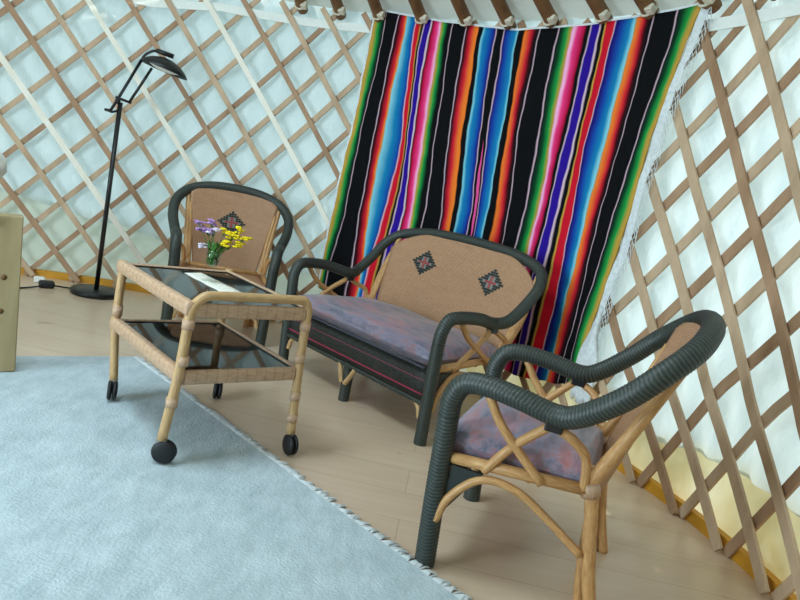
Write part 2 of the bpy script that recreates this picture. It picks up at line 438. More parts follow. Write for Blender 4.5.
# roof poles ---------------------------------------------------------
ps = [.42, .67, .931, 1.217, 1.507, 1.772, 2.038, 2.345, 2.60, 2.90, 3.19]
names = ['first', 'second', 'third', 'fourth', 'fifth', 'sixth', 'seventh', 'eighth', 'ninth', 'tenth', 'eleventh']
notes = ['left of the striped blanket, above its nearest pale slat', 'just left of the striped blanket', 'at the blanket\'s upper left corner', 'above the blanket\'s left pink stripes',
         'above the blanket\'s left black band', 'above the middle of the blanket', 'above the blanket, right of its middle', 'above the blanket\'s right pink stripe',
         'above the blanket\'s right blue stripe', 'at the blanket\'s upper right corner', 'right of the blanket, highest in the right corner']
for i, s in enumerate(ps):
    o = empty('roof_pole', W(s, 1.95, R - .035))
    tag(o, '%s brown roof pole from left, %s' % (names[i], notes[i]), 'pole', 'roof poles tied to the lattice top')
    b = W(s, 1.955, R - .04); base = W(s, 1.95, R - .035)
    top = W(s, 2.93, RC + .02); d = (top - b).normalized()
    a = b - d * .045
    N = d.orthogonal()
    m = MB(); m.tube([a - base, b - base, top - base], [.031, .034, .028], 10, smoothpath=False); m.build('pole', M['pole'], o)
    m = MB()
    rot = d.to_track_quat('Z', 'Y').to_matrix()
    side = V((0, 0, 1)).cross(V((CX - b.x, CY - b.y, 0))).normalized()
    m.box(b - base + d * .01 + side * .030 - V((0, 0, .012)) + (V((CX - b.x, CY - b.y, 0)).normalized() * .026), (.036, .032, .036), rot)
    m.tube([b - base + d * .01 + (rot @ V((math.cos(q * PI / 6) * .037, math.sin(q * PI / 6) * .037, 0))) for q in range(13)], .006, 6)
    m.build('cord_tie', M['cord'], o, bevel=.004)

# ------------------------------------------------------------------ striped blanket
FE = [[(1.788, 0.903), (1.229, 0.9), (0.797, 0.882), (0.479, 0.871)], [(1.796, 0.979), (1.237, 0.956), (0.81, 0.949), (0.488, 0.912)], [(1.803, 1.055), (1.253, 1.062), (0.828, 1.044), (0.52, 1.055)], [(1.808, 1.114), (1.261, 1.115), (0.84, 1.103), (0.539, 1.136)], [(1.814, 1.18), (1.278, 1.231), (0.86, 1.21), (0.549, 1.18)], [(1.821, 1.279), (1.288, 1.305), (0.885, 1.345)], [(1.825, 1.344), (1.297, 1.377), (0.899, 1.418)], [(1.829, 1.421), (1.307, 1.452), (0.913, 1.498)], [(1.833, 1.512), (1.319, 1.553), (0.932, 1.603)], [(1.837, 1.63), (1.332, 1.673), (0.953, 1.723)], [(1.839, 1.708), (1.34, 1.749), (0.966, 1.798)], [(1.84, 1.755), (1.345, 1.798), (0.974, 1.85)], [(1.841, 1.839), (1.353, 1.888), (0.985, 1.914)], [(1.841, 1.891), (1.357, 1.929), (0.993, 1.963)], [(1.84, 1.982), (1.364, 2.007), (1.004, 2.037)], [(1.838, 2.09), (1.372, 2.111), (1.019, 2.13)], [(1.835, 2.183), (1.378, 2.199), (1.033, 2.225)], [(1.831, 2.276), (1.384, 2.28), (1.044, 2.305)], [(1.829, 2.335), (1.387, 2.341), (1.052, 2.361), (0.446, 2.35)], [(1.823, 2.427), (1.392, 2.432), (1.064, 2.445), (0.475, 2.452)], [(1.816, 2.532), (1.397, 2.535), (1.075, 2.528), (0.497, 2.528)], [(1.809, 2.625), (1.4, 2.616), (1.082, 2.588), (0.521, 2.61)], [(1.798, 2.742), (1.403, 2.709), (1.096, 2.697), (0.535, 2.658)], [(1.789, 2.834), (1.404, 2.782), (1.104, 2.763), (0.551, 2.716)]]
CAN = [f[0][1] for f in FE]                                      # where each stripe edge meets the top
def feat_s(i, z):
    f = FE[i][::-1]; zs = [p[0] for p in f]; ss = [p[1] for p in f]
    if z > zs[-1]: return ss[-1] + .1 * (ss[-1] - ss[-2]) * (z - zs[-1]) + (.22 * (z - zs[-1]) if i == 23 else 0)
    return interp(z, zs, ss)
def bl_s(u, z):                                                  # u in canonical arc length
    wob = .0025 * math.sin(z * 13 + u * 31) + .0018 * math.sin(z * 29 - u * 53) + .0012 * math.sin(z * 67 + u * 19)
    return bl_s0(u, z) + wob
def bl_s0(u, z):
    if u <= CAN[0]: return feat_s(0, z) + (u - CAN[0])
    if u >= CAN[-1]: return feat_s(23, z) + (u - CAN[-1])
    for i in range(23):
        if u <= CAN[i + 1]:
            t = (u - CAN[i]) / (CAN[i + 1] - CAN[i]); return feat_s(i, z) * (1 - t) + feat_s(i + 1, z) * t
U0, U1 = CAN[0] - .004, CAN[-1] + .004
def bl_top(u): return interp(u, [.9, 1.38, 1.83, 2.25, 2.57, 2.84], [1.985, 1.945, 1.912, 1.922, 1.938, 1.945])
def bl_bot(u): return interp(u, [.9, 1.6, 2.3, 2.84], [.30, .22, .19, .28])
def bl_r(u, z):
    a = .3 + .7 * sstep(1.95, 1.3, z)
    return R - .034 - a * (.010 * math.sin(u * 14 + 1.5 * math.sin(z * 2.7)) + .008 * math.sin(u * 27 + z * 3) + .006 * math.sin(u * 8 - z * 5) + .010)
us = []
for i in range(281): us.append(U0 + (U1 - U0) * i / 280)
def bl_pt(u, v, dr=0):
    uu = U0 + u * (U1 - U0); zt, zb = bl_top(uu), bl_bot(uu); z = zb + (zt - zb) * v
    return W(bl_s(uu, z), z, bl_r(uu, z) + dr)
t = NT('striped_serape_weave')
sx = t.new('ShaderNodeSeparateXYZ'); t.link(t.coord('UV'), sx.inputs[0])
ks = [0.9, 0.911, 0.936, 0.958, 0.977, 0.981, 0.984, 1.051, 1.058, 1.061, 1.074, 1.1, 1.113, 1.115, 1.120, 1.148, 1.176, 1.178, 1.183, 1.19, 1.211, 1.217, 1.223, 1.23, 1.237, 1.241, 1.272, 1.275, 1.282, 1.286, 1.299, 1.325, 1.342, 1.35, 1.368, 1.387, 1.395, 1.418, 1.425, 1.427, 1.509, 1.516, 1.52, 1.529, 1.554, 1.579, 1.592, 1.596, 1.619, 1.625, 1.640, 1.68, 1.699, 1.705, 1.711, 1.718, 1.752, 1.758, 1.764, 1.786, 1.828, 1.841, 1.846, 1.882, 1.891, 1.928, 1.952, 1.968, 1.978, 1.985, 1.989, 2.086, 2.094, 2.1, 2.121, 2.151, 2.175, 2.183, 2.192, 2.21, 2.245, 2.257, 2.273, 2.279, 2.286, 2.326, 2.332, 2.338, 2.346, 2.364, 2.369, 2.375, 2.378, 2.42, 2.424, 2.43, 2.44, 2.468, 2.506, 2.523, 2.529, 2.532, 2.541, 2.574, 2.595, 2.612, 2.623, 2.628, 2.633, 2.739, 2.745, 2.751, 2.770, 2.801, 2.824, 2.834]
K = srgb(16, 17, 19); Wl = srgb(214, 182, 196); G = srgb(34, 150, 66); GD = srgb(12, 62, 38); Y = srgb(190, 150, 66); DR = srgb(74, 12, 24); RD = srgb(214, 38, 52); OR = srgb(240, 124, 46); TN = srgb(200, 140, 70)
CY_ = srgb(24, 128, 176); BL = srgb(22, 70, 160); NV = srgb(30, 22, 110); CR = srgb(190, 20, 66); PK = srgb(236, 60, 130); LP = srgb(250, 176, 216); IN = srgb(44, 22, 140); LC = srgb(130, 200, 216); RED = srgb(206, 26, 46)
cols = [Y, Y, G, GD, K, Wl, K, K, Wl, K, DR, RD, OR, TN, LC, CY_, BL, NV, Wl, RED, RED, Y, K, K, Wl, IN, IN, Wl, Wl, K, CR, PK, LP, Y, G, GD, K, K, Wl, K, K, Wl, K, DR, RD, OR, OR, K, K, LC, CY_, BL, NV, Wl, K, K, K, Wl, NV, BL, CY_, LC, K, K, OR, RD, DR, K, K, Wl, K, K, Wl, K, GD, G, Y, LP, LP, PK, CR, K, K, Wl, IN, IN, Wl, Wl, K, K, Y, Y, RED, RED, Wl, NV, NV, BL, CY_, LC, LC, TN, OR, RD, DR, K, K, Wl, K, K, Wl, K, GD, G, Y, Y]
assert len(cols) == len(ks), (len(cols), len(ks))
cur = None
i = 0
while i < len(ks) - 1:
    seg = list(range(i, min(i + 29, len(ks))))
    a, b = ks[seg[0]], ks[seg[-1]]
    mr = t.new('ShaderNodeMapRange'); mr.inputs[1].default_value = a; mr.inputs[2].default_value = b
    t.link(sx.outputs[0], mr.inputs[0])
    rp = t.ramp(mr.outputs[0], [((ks[j] - a) / (b - a), cols[j]) for j in seg])
    if cur is None: cur = rp
    else:
        gt = t.new('ShaderNodeMath', operation='GREATER_THAN'); gt.inputs[1].default_value = a; t.link(sx.outputs[0], gt.inputs[0])
        cur = t.mix(gt.outputs[0], cur, rp)
    i = seg[-1]
# small pink spindle figure woven into the centre stripe low down
t.base(cur); t.rough(.9, .08)
wv = t.new('ShaderNodeTexWave'); wv.bands_direction = 'X'; wv.inputs['Scale'].default_value = 60; t.link(t.coord('UV'), wv.inputs['Vector'])
t.bump(wv.outputs['Fac'], .15, .002)
M['serape'] = t.m
bl = empty('striped_blanket', W(1.85, .25, R - .05))
tag(bl, 'striped multicolour woven blanket with white fringe hung on the lattice behind the settee', 'blanket')
off = bl.location.copy()
mb = MB()
uvf = lambda u, v: (U0 + u * (U1 - U0), v * 1.65)
mb.grid(lambda u, v: bl_pt(u, v) - off, 300, 56, 0, uvf)
o = mb.build('woven_cloth', M['serape'], bl)
sm = o.modifiers.new('thick', 'SOLIDIFY'); sm.thickness = .006; sm.offset = 0
# pink spindle in the centre stripe
mb = MB()
def spind(u, v):
    z = .72 + v * .62; w_ = .010 * math.sin(PI * v)
    uu = 1.735 + (u - .5) * 2 * w_
    return W(bl_s(uu, z), z, bl_r(uu, z) - .0045) - off
mb.grid(spind, 2, 30); mb.build('pink_spindle', M['petal_lilac'] if False else plain('rose_wool', srgb(226, 84, 150), .9, .1), o)
# fringe: white heading and knotted net down the right edge, plain strip at left and top
fr = MB()
def edge_r(z, d): return W(bl_s(U1, z) + d, z, bl_r(U1, z) + .004 + .006 * math.sin(z * 15))
fr.grid(lambda u, v: edge_r(.26 + v * 1.70, -.004 + u * (.046 + .006 * math.sin(v * 21))) - off, 4, 60)
fr.grid(lambda u, v: W(bl_s(U0, .30 + v * 1.69) - .014 + u * .018, .30 + v * 1.69, bl_r(U0, .3 + v * 1.69) + .003) - off, 2, 50)
fr.grid(lambda u, v: (lambda uu: W(bl_s(uu, bl_top(uu)), bl_top(uu) - .002 + v * .014, bl_r(uu, bl_top(uu)) + .002))(U0 + u * (U1 - U0)) - off, 120, 2)
nz = 54
for i in range(nz):
    z = .34 + i * 1.6 / nz; d0 = .040; dz = 1.6 / nz
    for sg in (-1, 1):
        fr.tube([edge_r(z, d0) - off, edge_r(z + sg * dz * .5, d0 + .010) - off, edge_r(z, d0 + .020) - off], .0018, 4)
    j = random.uniform(.5, 1.2)
    a = edge_r(z, d0 + .020)
    fr.tube([a - off, a - off + V((.004, -.004, -.02 * j)), a - off + V((.006 * j, -.006, -.05 * j))], [.0024, .002, .001], 4)
o = fr.build('fringe', M['fringe'], bl); o['label'] = 'white knotted fringe'
# gathered white fringe hanging at the lower right
fg = MB()
for i in range(16):
    d = -.01 + .11 * (i / 15); a = edge_r(.66 - .02 * abs(i - 6), .01 + d * .25); b = edge_r(.42, d * .9); c_ = edge_r(.20 + .03 * random.random(), d)
    fg.tube([a - off, b - off + V((-.012, -.012, 0)), c_ - off], [.010, .011, .008], 6)
fg.build('gathered_fringe', M['fringe'], bl)

# ------------------------------------------------------------------ wicker furniture
def make_seat(kind, loc, rz, k, dp, label, cat, group=None, motifs=(0,), cseed=0, midleg=False, cushion=True):
    """k: extra half width over the armchair; dp: extra depth"""
    root = empty(kind, (loc[0], loc[1], 0), rz); tag(root, label, cat, group)
    wf = .25 + k
    Yd = lambda y: y - dp * sstep(-.08, -.26, y)                 # push everything behind the arm back by dp
    ka = k if k == 0 else k - .055
    TR = .0285 if k == 0 else .0265
    # front legs (wrapped)
    for sg in (-1, 1):
        m = MB(); m.tube([(sg * wf, 0, 0), (sg * (wf + .002), .012, .2), (sg * (wf + .004), .022, .43)], TR, 14, step=.00275, ridge=.024, pitch=.010)
        m.build('front_leg', M['dark'], root)
    # one continuous wrapped tube: arm, dip, arch, dip, arm
    dn = 0 if k == 0 else .030
    half = [(wf + .004, .022, .425), (wf + .008, .020, .478), (wf + .012, -.004, .524), (wf + .020, -.060, .538), (wf + .030 - dn * .4, -.15, .533), (.285 + k - dn * 1.5, -.25 + dn * .8, .520 - dn * .4), (.300 + k - dn * 1.2, -.305 + dn * .5, .540 - dn * .4),
            (.326 + ka, -.385, .61), (.322 + ka, -.455, .69), (.262 + ka, -.515, .755), (.15 + ka * .78, -.545, .792)]
    half = [(x, Yd(y), z) for x, y, z in half]
    mid = [(0, Yd(-.555), .803)]
    if k: mid = [((.15 + ka * .78) * .5, Yd(-.552), .803), (0, Yd(-.555), .806), (-(.15 + ka * .78) * .5, Yd(-.552), .803)]
    path = half + mid + [(-x, y, z) for x, y, z in half[::-1]]
    m = MB(); m.tube(path, TR, 14, step=.00275, ridge=.024, pitch=.010); m.build('arm_rail', M['dark'], root)
    # back panel
    PB, PT = .175 + k * .96, .258 + k * .97                                    # half widths of the fan
    py = lambda z: Yd(-.375) - .285 * (z - .33)
    def ztop(x):
        q = min(1, abs(x) / (.33 + ka)); return .802 - .16 * q ** 3.4
    z0 = .30
    def pan(u, v):
        xi = u * 2 - 1
        z = z0 + v * .47; hw = PB + (PT - PB) * min(1, v * .9)
        x = xi * hw; z = z0 + v * (ztop(x) - z0)
        hw = PB + (PT - PB) * (z - z0) / .47; x = xi * min(hw, PT + .005)
        return V((x, py(z) - .034 * (1 - xi * xi), z))
    m = MB(); m.grid(pan, 36, 24, 0, lambda u, v: ((u - .5) * 2 * PT, v * .5))
    bp = m.build('back_panel', M['wicker'], root); sm = bp.modifiers.new('thick', 'SOLIDIFY'); sm.thickness = .010; sm.offset = 0
    cell = .0132
    for mx_, mz_ in motifs:
        m = MB()
        for a in range(-5, 6):
            for b in range(-5, 6):
                q = abs(a) + abs(b)
                if q > 5: continue
                if q == 5 and (a + b) % 2 == 0: continue
                mi = 0 if q >= 4 else (1 if q == 3 else (2 if q <= 1 else (1 if (a % 2) else 2)))
                if q == 3 and a % 2 == 0: mi = 0
                cx, cz = mx_ + a * cell * 1.12, mz_ + b * cell * .92
                xi = cx / PT; yy = py(cz) - .034 * (1 - xi * xi) + .0078
                m.box((cx, yy, cz), (cell * .98, .005, cell * .8), None, mi)
        o = m.build('woven_motif', [M['motif_dark'], M['motif_grey'], M['motif_red']], bp); o['label'] = 'dark green and rose diamond'
    # uprights beside the panel, going on down as rear legs
    yr = Yd(-.36)
    for sg in (-1, 1):
        b0 = (sg * (PB + .028), yr + .01, .335)
        top = pan(.5 + .5 * sg, .86)
        m = MB(); m.tube([b0, (sg * (PB + (PT - PB) * .47 + .008), py(.52) + .004, .52), (top.x + sg * .002, top.y - .002, top.z)], [.015, .012, .010], 10)
        m.tube([(sg * (PB + .04), yr + .0, .345), (sg * (PB + .065), Yd(-.432), .53), (sg * (.268 + ka), Yd(-.512), .745)], [.018, .016, .013], 10)
        m.build('back_post', M['rattan'], root)
        m = MB(); m.tube([(sg * (PB + .045), yr + .002, .40), (sg * (PB + .04), yr - .02, .30), (sg * (PB + .035), yr - .055, .12), (sg * (PB + .032), yr - .09, .0)], [.017, .018, .018, .017], 10)
        lg = m.build('rear_leg', M['rattan'], root)
        m = MB(); m.tube([(sg * (PB + .043), yr + .0, .36), (sg * (PB + .040), yr - .012, .325)], .026, 12); m.build('cane_binding', M['rattan_wrap'], lg)
        m = MB(); m.tube([(sg * (PB + .02), yr - .02, .33), (sg * (PB + .005), yr - .03, .15), (sg * (PB + .0), yr - .05, .0)], .013, 8); m.build('leg_brace', M['rattan'], root)
    # seat frame
    m = MB()
    for sg in (-1, 1):
        m.tube([(sg * (wf - .004), .0, .315), (sg * (PB + .05), yr, .340)], .016, 10)
    m.tube([(-wf, -.020, .285), (wf, -.020, .285)], .014, 8)
    m.tube([(-PB - .04, yr, .34), (PB + .04, yr, .34)], .014, 8)
    for q in (.3, .6): m.tube([(-wf + .02, yr * q, .318), (wf - .02, yr * q, .318)], .010, 8)
    m.build('seat_frame', M['rattan'], root)
    # apron
    m = MB(); xa = wf - .02
    zb = .168; zt = .305
    m.grid(lambda u, v: V((-xa + u * 2 * xa, .012, zb + v * (zt - zb))), 20, 2, 0, lambda u, v: (u * 2 * xa, v * (zt - zb)))
    ap = m.build('apron', M['apron'], root); sm = ap.modifiers.new('thick', 'SOLIDIFY'); sm.thickness = .014; sm.offset = 0
    m = MB(); m.tube([(-xa, .012, zb), (xa, .012, zb)], .011, 10, step=.0065, ridge=.05, pitch=.013); m.tube([(-xa, .010, zt + .004), (xa, .010, zt + .004)], .010, 8); m.build('apron_edging', M['dark'], ap)
    # gussets along the sides at the front corners
    for sg in (-1, 1):
        x = sg * (wf - .0)
        vs = [(x - .006, -.015, .30), (x - .006, -.10, .30), (x - .006, -.015, .16), (x + .006, -.015, .30), (x + .006, -.10, .30), (x + .006, -.015, .16)]
        m = MB(); m.add(vs, [(0, 1, 2), (5, 4, 3), (0, 3, 4, 1), (1, 4, 5, 2), (2, 5, 3, 0)], None, 0, False); m.build('corner_gusset', M['dark'], root)
    # cushion
    cw, cf, cb = wf - .014, .032, yr - .012
    random.seed(40 + cseed)
    def cush(u, v):
        x = (u * 2 - 1); y = (v * 2 - 1)
        e = max(0, (1 - abs(x) ** 9) * (1 - abs(y) ** 9))
        wsc = 1 - (.10 if k == 0 else .03) * (1 - (y + 1) / 2)
        return cw * x * wsc, cb + (cf - cb) * (y + 1) / 2, e, x, y
    def ctop(u, v):
        x, y, e, a, b_ = cush(u, v)
        crown = (1 - abs(a) ** 3) * (1 - abs(b_) ** 2.5)
        return V((x, y, .352 + .046 * e ** .4 + .018 * crown + .004 * math.sin(x * 15 + y * 9 + cseed) * e))
    def cbot(u, v):
        x, y, e, a, b_ = cush(1 - u, v); return V((x, y, .352 - .048 * e ** .4))
    if cushion:
        m = MB(); m.grid(ctop, 44, 32); m.grid(cbot, 44, 32)
        cu = m.build('cushion', M['cushion'], root)
        m = MB(); m.tube([(x * cw, cf - .003, .313) for x in (-.96, -.5, 0, .5, .96)], .0055, 6); m.build('piping', plain('dark_piping', srgb(60, 62, 74)), cu)
    else:
        m = MB(); m.grid(lambda u, v: V(((u * 2 - 1) * (PB + .03 + (wf - PB - .04) * v), yr + .005 + (.0 - yr) * v, .328 - .012 * math.sin(PI * u) * math.sin(PI * v))), 16, 16, 0, lambda u, v: (u * .5, v * .4))
        o_ = m.build('woven_seat', M['wicker'], root); sm = o_.modifiers.new('thick', 'SOLIDIFY'); sm.thickness = .010; sm.offset = 0
    # side canes
    for sg in (-1, 1):
        xo = lambda f: sg * (wf + f)
        jx, jy, jz = .285 + k - dn * 1.5 - wf, Yd(-.25 + dn * .8), .488 - dn * .4
        m = MB(); m.tube([xo_ for xo_ in [(xo(.02), Yd(-.075), .515), (xo(.018), Yd(-.13), .44), (xo(-.002), Yd(-.25), .325)]], .0125, 8); m.build('arm_brace', M['rattan'], root)
        m = MB(); m.tube([(xo(.002), -.10, .31), (xo(.008), Yd(-.16), .40), (xo(jx), jy + .012, jz)], .0125, 8); m.build('arm_brace', M['rattan'], root)
        m = MB(); m.tube([(xo(jx), jy - .012, jz), (xo(jx * .5 + .005), jy - .055, jz - .022), (sg * (PB + .065), Yd(-.34), .42), (sg * (PB + .055), Yd(-.352), .34)], .0125, 8); m.build('arm_brace', M['rattan'], root)
        m = MB(); m.box((xo(jx), jy, jz + .002), (.034, .045, .022)); m.build('arm_joint', M['black'], root, bevel=.004)
        m = MB(); m.tube([(xo(.016), -.005, .14), (xo(.012), -.03, .215), (xo(.004), -.10, .285), (xo(-.004), -.19, .285), (sg * (PB + .055), yr + .08, .235), (sg * (PB + .045), yr - .025, .165)], .0115, 8)
        m.build('under_brace', M['rattan'], root)
        m = MB(); m.tube([(sg * (wf - .03), .004, .10), (sg * (wf - .045), .006, .145), (sg * (wf - .085), .006, .172)], .011, 8); m.build('corner_bracket', M['rattan_pale'], root)
    if midleg:
        m = MB(); m.tube([(0, 0, 0), (0, 0, .18)], .025, 14, step=.00275, ridge=.024, pitch=.010); m.build('front_leg', M['dark'], root)
        for sg in (-1, 1):
            m = MB(); m.tube([(sg * .010, .022, .085), (sg * .028, .018, .115), (sg * .055, .012, .165)], .012, 8); m.build('corner_bracket', M['rattan_pale'], root)
    for c in root.children_recursive:                            # the front was built towards +y: turn it to face -y
        for q in c.data.vertices: q.co.y = -q.co.y
        c.data.flip_normals()
    return root

make_seat('wicker_settee', (-.1643, 2.9094), -.775, .254, .11, 'two-seat wicker settee with tan back and grey mottled cushion in front of the striped blanket', 'settee', None, [(-.228, .64), (.228, .64)], 1, True)
make_seat('wicker_armchair', (.2938, 1.9112), -1.9131, 0, 0, 'dark green wicker armchair seen from the side, nearest, in the foreground at right', 'armchair', 'wicker armchairs', [(0, .62)], 2)
make_seat('wicker_armchair', (-.9495, 3.4511), .2691, 0, 0, 'wicker armchair facing front behind the flower trolley, between floor lamp and settee', 'armchair', 'wicker armchairs', [(0, .605)], 3, False, False)

# ------------------------------------------------------------------ tea trolley
TX, TY, TA, TL, TW = -.6082, 1.919, .7502, .5899, .4207
tr = empty('tea_trolley', (TX, TY, 0), TA)                      # local x: along the near end, y: along the long side
tag(tr, 'rattan tea trolley with two smoked glass shelves and black castors at the rug edge', 'trolley')
wr = M['rattan_wrap']
zt, zs = .535, .30
sp = .012
# near end: legs bend over into a handle bow
m = MB(); m.tube([(-.020, .018, .09), (-.006, .003, .30), (0, 0, .47), (.006, 0, .515), (.035, 0, .548), (.075, 0, .556), (TW * .5, 0, .556), (TW - .05, 0, .556), (TW - .015, 0, .548), (TW, 0, .515), (TW, 0, .47), (TW + .004, -.003, .30), (TW + sp, -sp, .075)], .0155, 12)
lg = m.build('handle_frame', M['rattan_pale'], tr)
for x, y, zz in ((0, 0, .45), (TW, 0, .45), (0, 0, .335), (TW, 0, .335), (-.011, .008, .20), (TW + .006, -.006, .20), (TW + .009, -.009, .12)):
    b = MB(); b.tube([(x, y, zz), (x, y, zz + .03)], .0185, 12); b.build('cane_binding', wr, lg)
for x in (-1, 1):
    xx = .012 if x < 0 else TW + .008
    yy = TL - .022 if x < 0 else TL - .045
    m = MB(); m.tube([(xx, yy, .085), (0 if x < 0 else TW, TL, .30), (0 if x < 0 else TW, TL, .535)], .0155, 12); lg = m.build('leg', M['rattan_pale'], tr)
    b = MB(); b.tube([(0 if x < 0 else TW, TL, .33), (0 if x < 0 else TW, TL, .37)], .0185, 12); b.build('cane_binding', wr, lg)
def flatbar(m, a, b, w, h, n=10):                               # rounded flat bar a->b: w across, h high
    a = V(a); b = V(b); d = (b - a).normalized(); s = d.cross(V((0, 0, 1)))
    L = (b - a).length; N = 14; k = 60
    vs = []; fs = []; uv = []
    for i in range(k + 1):
        p = a.lerp(b, i / k)
        for j in range(N):
            q = 2 * PI * j / N; cx = math.copysign(abs(math.cos(q)) ** .55, math.cos(q)); cz = math.copysign(abs(math.sin(q)) ** .55, math.sin(q))
            e = 1 + .02 * math.cos(i * PI * .67)
            vs.append(p + s * cx * w / 2 * e + V((0, 0, cz * h / 2 * e)))
    for i in range(k):
        for j in range(N):
            jj = (j + 1) % N; fs.append((i * N + j, i * N + jj, (i + 1) * N + jj, (i + 1) * N + j))
            uv.append([(i / k * L, j / N), (i / k * L, (j + 1) / N), ((i + 1) / k * L, (j + 1) / N), ((i + 1) / k * L, j / N)])
    fs += [tuple(range(N))[::-1], tuple(k * N + j for j in range(N))]; uv += [[(0, 0)] * N] * 2
    m.add(vs, fs, uv)
for zz, nm in ((zt - .022, 'upper_shelf'), (zs, 'lower_shelf')):
    sh = empty(nm); sh.parent = tr
    for a, b, w, h in (((0, -.01, zz), (0, TL + .02, zz), .034, .046), ((TW, -.01, zz), (TW, TL + .01, zz), .022, .034), ((.012, 0, zz - .004), (TW - .012, 0, zz - .004), .022, .046), ((.0, TL, zz), (TW, TL, zz), .022, .034)):
        m = MB(); flatbar(m, a, b, w, h); m.build('rail', wr, sh)
    m = MB(); m.box((TW / 2, TL / 2, zz + .008), (TW - .028, TL - .026, .005)); m.build('glass_pane', M['smoke'], sh)
    m = MB()
    for x in (.020, TW - .015): m.box((x, TL / 2, zz + .008), (.008, TL - .02, .010))
    for y in (.014, TL - .014): m.box((TW / 2, y, zz + .008), (TW - .03, .008, .010))
    m.build('pane_frame', M['black'], sh)
def caster(x, y, yaw, zr):
    ca = MB(); ca.tube([(x, y, .05 + zr), (x, y, .094)], .009, 8); ca.box((x, y, .066 + zr), (.022, .030, .022), Matrix.Rotation(yaw, 3, 'Z'))
    c = ca.build('castor', M['steel'], tr)
    w = MB(); ax = Matrix.Rotation(yaw, 3, 'Z') @ V((1, 0, 0)); fo = Matrix.Rotation(yaw, 3, 'Z') @ V((0, -.012, 0))
    cen = V((x, y, .0385 + zr)) + fo
    for sg in (-1, 1):
        rot = ax.to_track_quat('Z', 'Y').to_matrix()
        w.lathe(cen + ax * sg * .009, [(.001, -.008), (.030, -.008), (.036, -.004), (.038, 0), (.036, .004), (.029, .008), (.012, .010), (.001, .010)], 22, 0, rot)
    w.build('wheel', M['rubber'], c)
for x, y, a, q in ((-.020, .018, .9, .0135), (TW + sp, -sp, -.1, .002), (.012, TL - .022, -.35, .0135), (TW + .008, TL - .045, -.45, 0)): caster(x, y, a, q)

ZG = zt - .022 + .0105 + .0005                                    # top of the upper pane
Z2 = ZG
def tl(x, y, z=0): return tr_M @ V((x, y, z))
tr_M = Matrix.Translation((TX, TY, 0)) @ Matrix.Rotation(TA, 4, 'Z')
m = MB()
rc = [V((-.807, 2.412, 0)), V((-.768, 2.486, 0)), V((-.52, 2.235, 0)), V((-.566, 2.158, 0))]
def run(u, v):
    p = rc[0].lerp(rc[3], u).lerp(rc[1].lerp(rc[2], u), v); return V((p.x, p.y, Z2 + .0022 + .0006 * math.sin(u * 20)))
m.grid(run, 20, 4)
o = m.build('table_runner', M['runner']); sm = o.modifiers.new('thick', 'SOLIDIFY'); sm.thickness = .002; sm.offset = -1
tag(o, 'narrow white cloth strip lying across the trolley\'s upper glass shelf under the vase', 'cloth')

# vase and flowers
VX, VY = -.690, 2.341
VZ = Z2 + .0032
va = empty('glass_vase', (VX, VY, VZ)); tag(va, 'small clear stemmed glass of wild flowers standing on the tea trolley', 'vase')
m = MB(); m.lathe((0, 0, 0), [(.0005, 0), (.027, 0), (.027, .002), (.010, .005), (.004, .010)], 24); m.build('foot', M['glass'], va)
m = MB(); m.lathe((0, 0, 0), [(.004, .010), (.0035, .038), (.005, .050)], 16); m.build('stem', M['glass'], va)
m = MB(); m.lathe((0, 0, 0), [(.005, .050), (.017, .055), (.024, .068), (.028, .088), (.031, .114), (.0295, .114), (.0265, .088), (.0225, .069), (.016, .057), (.003, .053)], 28); m.build('bowl', M['glass'], va)
m = MB(); m.lathe((0, 0, 0), [(.0005, .0545), (.014, .058), (.0215, .070), (.0235, .080), (.0005, .080)], 24); m.build('water', M['glass'], va)
P0 = V((VX, VY, VZ))
def flower(name, label, head, mat, kind, spread, n, seed):
    rnd = random.Random(seed); hd = V(head)
    o = empty(name, (VX, VY, VZ)); tag(o, label, 'flower', 'wild flowers in the glass')
    d = hd - P0; rim = V((d.x * .28, d.y * .28, .110)); bot = V((-d.x * .10, -d.y * .10, .060))
    m = MB(); m.tube([bot, rim, rim.lerp(d, .6) + V((0, 0, .006)), d], [.0016, .0016, .0014, .001], 5)
    fl = MB()
    for i in range(n):
        q = d + V((rnd.uniform(-1, 1) * spread, rnd.uniform(-1, 1) * spread, rnd.uniform(-.8, .8) * spread))
        m.tube([rim.lerp(d, .75), q], .0008, 4)
        if kind == 'cup':
            for a in range(5):
                an = a * 2 * PI / 5 + rnd.random(); fl.ball(q + V((math.cos(an) * .0062, math.sin(an) * .0062, .001)), .0068, 6, 4, 0, (1, 1, .6))
            fl.ball(q, .004, 6, 4)
        else:
            for a in range(4):
                an = a * PI / 2 + rnd.random(); fl.ball(q + V((math.cos(an) * .0056, math.sin(an) * .0056, rnd.uniform(-.002, .002))), .0060, 6, 4, 0, (1, 1, .5))
    for i in range(3):                                          # narrow leaves
        q = rim.lerp(d, rnd.uniform(.0, .5)); e = q + V((rnd.uniform(-.018, .018), rnd.uniform(-.018, .018), rnd.uniform(.0, .02)))
        s = (e - q).cross(V((0, 0, 1))).normalized() * .0045 if (e - q).cross(V((0, 0, 1))).length > 1e-5 else V((.004, 0, 0))
        mid_ = q.lerp(e, .5); m.add([q, mid_ + s, e, mid_ - s, mid_ + V((0, 0, .002))], [(0, 1, 4), (1, 2, 4), (2, 3, 4), (3, 0, 4)])
    for i in range(2):
        q = bot.lerp(rim, rnd.uniform(.2, .7)); e = q + V((rnd.uniform(-.012, .012), rnd.uniform(-.012, .012), .02)); s = V((.004, .003, 0)); mm = q.lerp(e, .5)
        m.add([q, mm + s, e, mm - s, mm + V((0, 0, .002))], [(0, 1, 4), (1, 2, 4), (2, 3, 4), (3, 0, 4)])
    m.build('stalk', M['green'], o); fl.build('blossom', mat, o)
